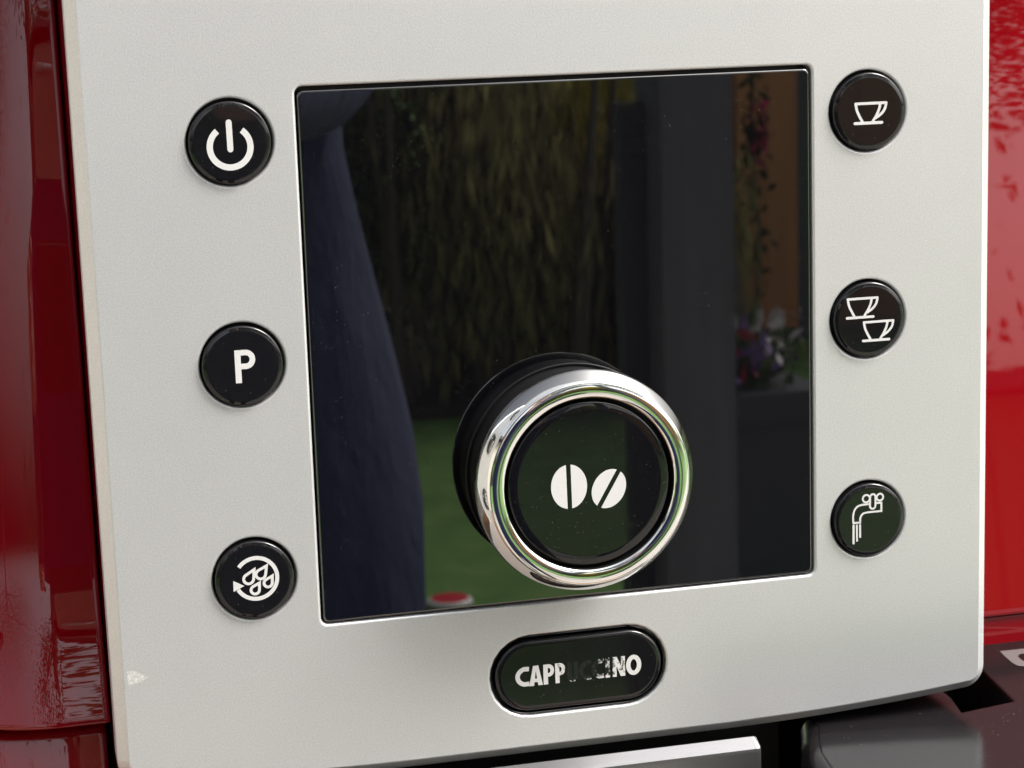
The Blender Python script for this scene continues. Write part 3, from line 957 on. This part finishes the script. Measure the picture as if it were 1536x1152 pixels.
# climbing rose against the board shed
cr = bpy.data.objects.new('climbing_rose', None); COL.objects.link(cr); cr.location = (2.52, -6.62, 0)
tag(cr, 'thin climbing rose with pink blossoms in front of the board shed', 'plant')
v, f = tube([(0, 0, 0), (.02, .01, .4), (-.01, 0, .8), (.02, 0, 1.15)], [.012, .01, .008, .005], 6); mesh_obj('stem', v, f, m_bark, cr)
leaves('foliage', rng.normal(size=(160, 3)) * [.03, .03, .28] + [0, .02, .62], lf_g, cr, .025, 0, seed=31)
leaves('blossoms', rng.normal(size=(60, 3)) * [.02, .02, .055] + [.01, .05, .80], mat('pink_petals', (.62, .06, .16), .6), cr, .022, 0, seed=32)
# a flying disc left on the grass
dv, df = [], []
fd = bpy.data.objects.new('flying_disc', None); COL.objects.link(fd); fd.location = (.80, -3.93, .005); fd.scale = (.62, .62, .62)
tag(fd, 'small red flying disc with a white rim lying on the lawn', 'toy')
def ring_mesh(prof, n_=32):
    v, f = [], []
    for r0, z0 in prof:
        v += [(r0 * math.cos(2 * PI * i / n_), r0 * math.sin(2 * PI * i / n_), z0) for i in range(n_)]
    for k_ in range(len(prof) - 1):
        f += [(k_ * n_ + i, k_ * n_ + (i + 1) % n_, (k_ + 1) * n_ + (i + 1) % n_, (k_ + 1) * n_ + i) for i in range(n_)]
    return v, f
v, f = ring_mesh([(.078, 0), (.084, .008), (.080, .019), (.068, .024)]); mesh_obj('rim', v, f, mat('white_toy_plastic', (.7, .7, .68), .4), fd, (0, 0, 0), True)
v, f = ring_mesh([(.068, .024), (.04, .028), (.001, .029)]); mesh_obj('top', v, f, mat('red_toy_plastic', (.5, .03, .05), .4), fd, (0, 0, 0), True)
# ------------------------------------------------------------------ the photographer
m_navy = mat('navy_jacket_cloth', (.009, .017, .062), .8)
t = noise(m_navy, 60, 4); t = noise(m_navy, 22, 3, .6, (1, 1, .5)); add_bump(m_navy, t.outputs['Fac'], .5, .015)
m_trous = mat('dark_trousers', (.02, .02, .025), .85)
m_skin = mat('skin', (.48, .28, .20), .5)
m_hair = mat('brown_hair', (.05, .03, .02), .6)
t = noise(m_hair, 80, 3, .6, (1, 1, .1)); add_bump(m_hair, t.outputs['Fac'], .8, .01)
def skin_body(name, joints, edges, root, m, parent, levels=2):
    me = bpy.data.meshes.new(name)
    me.from_pydata([j[0] for j in joints], edges, [])
    o = bpy.data.objects.new(name, me); COL.objects.link(o); o.parent = parent
    md = o.modifiers.new('skin', 'SKIN'); md.use_smooth_shade = True
    for i, j in enumerate(joints):
        r0 = j[1]
        me.skin_vertices[0].data[i].radius = r0 if isinstance(r0, tuple) else (r0, r0)
        me.skin_vertices[0].data[i].use_root = (i == root)
    sb = o.modifiers.new('sub', 'SUBSURF'); sb.levels = levels; sb.render_levels = levels
    dg = bpy.context.evaluated_depsgraph_get()
    bpy.context.view_layer.update()
    me2 = bpy.data.meshes.new_from_object(o.evaluated_get(dg))
    o.modifiers.clear(); o.data = me2
    me2.name = name
    me2.materials.clear()
    for q in (m if isinstance(m, list) else [m]): me2.materials.append(q)
    me2.polygons.foreach_set('use_smooth', [True] * len(me2.polygons))
    return o
per = bpy.data.objects.new('person', None); COL.objects.link(per); per.location = (-.045, -1.02, 0)
tag(per, 'person in a navy jacket and dark trousers holding up a phone', 'person')
# facing +Y (towards the machine); local coordinates, metres
hz = CAM.z
hl = Vector((CAM.x + .045 - .035, CAM.y + 1.02 - .075, hz - .02))     # wrists just behind the phone
J = [((0, 0, .76), (.31, .15)), ((0, .01, .98), (.265, .14)), ((0, .03, 1.2), (.18, .12)), ((0, .03, 1.38), (.15, .10)), ((0, .05, 1.47), (.058, .058)), ((0, .07, 1.545), (.06, .065)),
     ((0, .085, 1.60), (.072, .088)), ((0, .08, 1.66), (.074, .092)), ((0, .07, 1.72), (.05, .06)),
     ((-.19, .03, 1.38), .068), ((-.22, .12, 1.24), .05), ((hl.x - .06, hl.y - .03, hl.z - .02), .03), ((hl.x - .05, hl.y + .01, hl.z), (.035, .02)),
     ((.19, .03, 1.38), .068), ((.135, .14, 1.285), .043), ((hl.x + .15, hl.y - .03, hl.z - .02), .03), ((hl.x + .14, hl.y + .01, hl.z), (.035, .02)),
     ((-.10, 0, .70), .09), ((-.11, .02, .48), .062), ((-.11, -.02, .09), .042), ((-.12, .09, .04), .04), ((-.12, .16, .03), .03),
     ((.10, 0, .70), .09), ((.11, .02, .48), .062), ((.11, -.02, .09), .042), ((.12, .09, .04), .04), ((.12, .16, .03), .03)]
E_ = [(0, 1), (1, 2), (2, 3), (3, 4), (4, 5), (5, 6), (6, 7), (7, 8), (3, 9), (9, 10), (10, 11), (11, 12), (3, 13), (13, 14), (14, 15), (15, 16), (0, 17), (17, 18), (18, 19), (19, 20), (20, 21), (0, 22), (22, 23), (23, 24), (24, 25), (25, 26)]
base_n = len(J)
# fingers: four and a thumb on each hand, curled round the phone's edges
for side, wi in ((-1, 12), (1, 16)):
    wx, wy, wz = J[wi][0]
    for q in range(4):
        zz = wz + .026 - .017 * q; L_ = (.030, .034, .032, .026)[q]
        a_ = len(J)
        J.append(((wx + side * .012, wy + .025, zz), .0085)); J.append(((wx + side * .006, wy + .025 + L_ * .55, zz), .0080)); J.append(((wx - side * .012, wy + .028 + L_ * .7, zz), .007))
        E_ += [(wi, a_), (a_, a_ + 1), (a_ + 1, a_ + 2)]
    a_ = len(J)
    J.append(((wx - side * .012, wy + .004, wz + .034), .010)); J.append(((wx - side * .032, wy + .014, wz + .042), .009))
    E_ += [(wi, a_), (a_, a_ + 1)]
body = skin_body('body', J, E_, 0, [m_navy, m_trous, m_skin], per, 2)
mi = []
for p_ in body.data.polygons:
    c = p_.center
    hand = c.y > hl.y - .012 and c.z > 1.2
    mi.append(2 if (hand or c.z > 1.475) else (1 if c.z < .66 else 0))
body.data.polygons.foreach_set('material_index', mi)
# hair: cap over the skull, and small facial features on the face
bm = bmesh.new(); bmesh.ops.create_uvsphere(bm, u_segments=20, v_segments=12, radius=1)
for v_ in list(bm.verts):
    if v_.co.y > .45 and v_.co.z < .35: bm.verts.remove(v_)
for v_ in bm.verts: v_.co = Vector((v_.co.x * .086, v_.co.y * .105 - .0, v_.co.z * .10))
me = bpy.data.meshes.new('hair'); bm.to_mesh(me); bm.free(); me.materials.append(m_hair)
me.polygons.foreach_set('use_smooth', [True] * len(me.polygons))
o = bpy.data.objects.new('hair', me); COL.objects.link(o); o.parent = per; o.location = (0, .068, 1.672)
def blob(name, loc, sc, m):
    bm = bmesh.new(); bmesh.ops.create_uvsphere(bm, u_segments=12, v_segments=8, radius=1)
    for v_ in bm.verts: v_.co = Vector((v_.co.x * sc[0], v_.co.y * sc[1], v_.co.z * sc[2]))
    me = bpy.data.meshes.new(name); bm.to_mesh(me); bm.free(); me.materials.append(m)
    o = bpy.data.objects.new(name, me); COL.objects.link(o); o.parent = per; o.location = loc
m_eye = mat('eye', (.6, .6, .6), .2); m_lip = mat('lips', (.40, .16, .13), .5)
for s in (-1, 1):
    blob('eye', (s * .030, .165, 1.645), (.013, .010, .008), m_eye); blob('ear', (s * .078, .075, 1.63), (.010, .02, .032), m_skin)
blob('nose', (0, .180, 1.618), (.013, .018, .024), m_skin); blob('mouth', (0, .163, 1.578), (.024, .008, .008), m_lip)
# the phone the picture is taken with, just behind the lens
bm = bmesh.new(); bmesh.ops.create_cube(bm, size=1)
for v_ in bm.verts: v_.co = Vector((v_.co.x * .148, v_.co.y * .072, v_.co.z * .008))
bmesh.ops.bevel(bm, geom=[e for e in bm.edges], offset=.003, segments=3, affect='EDGES')
me = bpy.data.meshes.new('phone'); bm.to_mesh(me); bm.free(); me.materials.append(m_gap)
ph = bpy.data.objects.new('phone', me); COL.objects.link(ph)
R3 = M.to_3x3()
ph.matrix_world = Matrix.Translation(CAM - fwd * .0085 + right * .055 + down * .02) @ R3.to_4x4()
tag(ph, 'dark slim phone held up by the person', 'phone')
for o in bpy.data.objects:
    if '_w' in o: del o['_w']
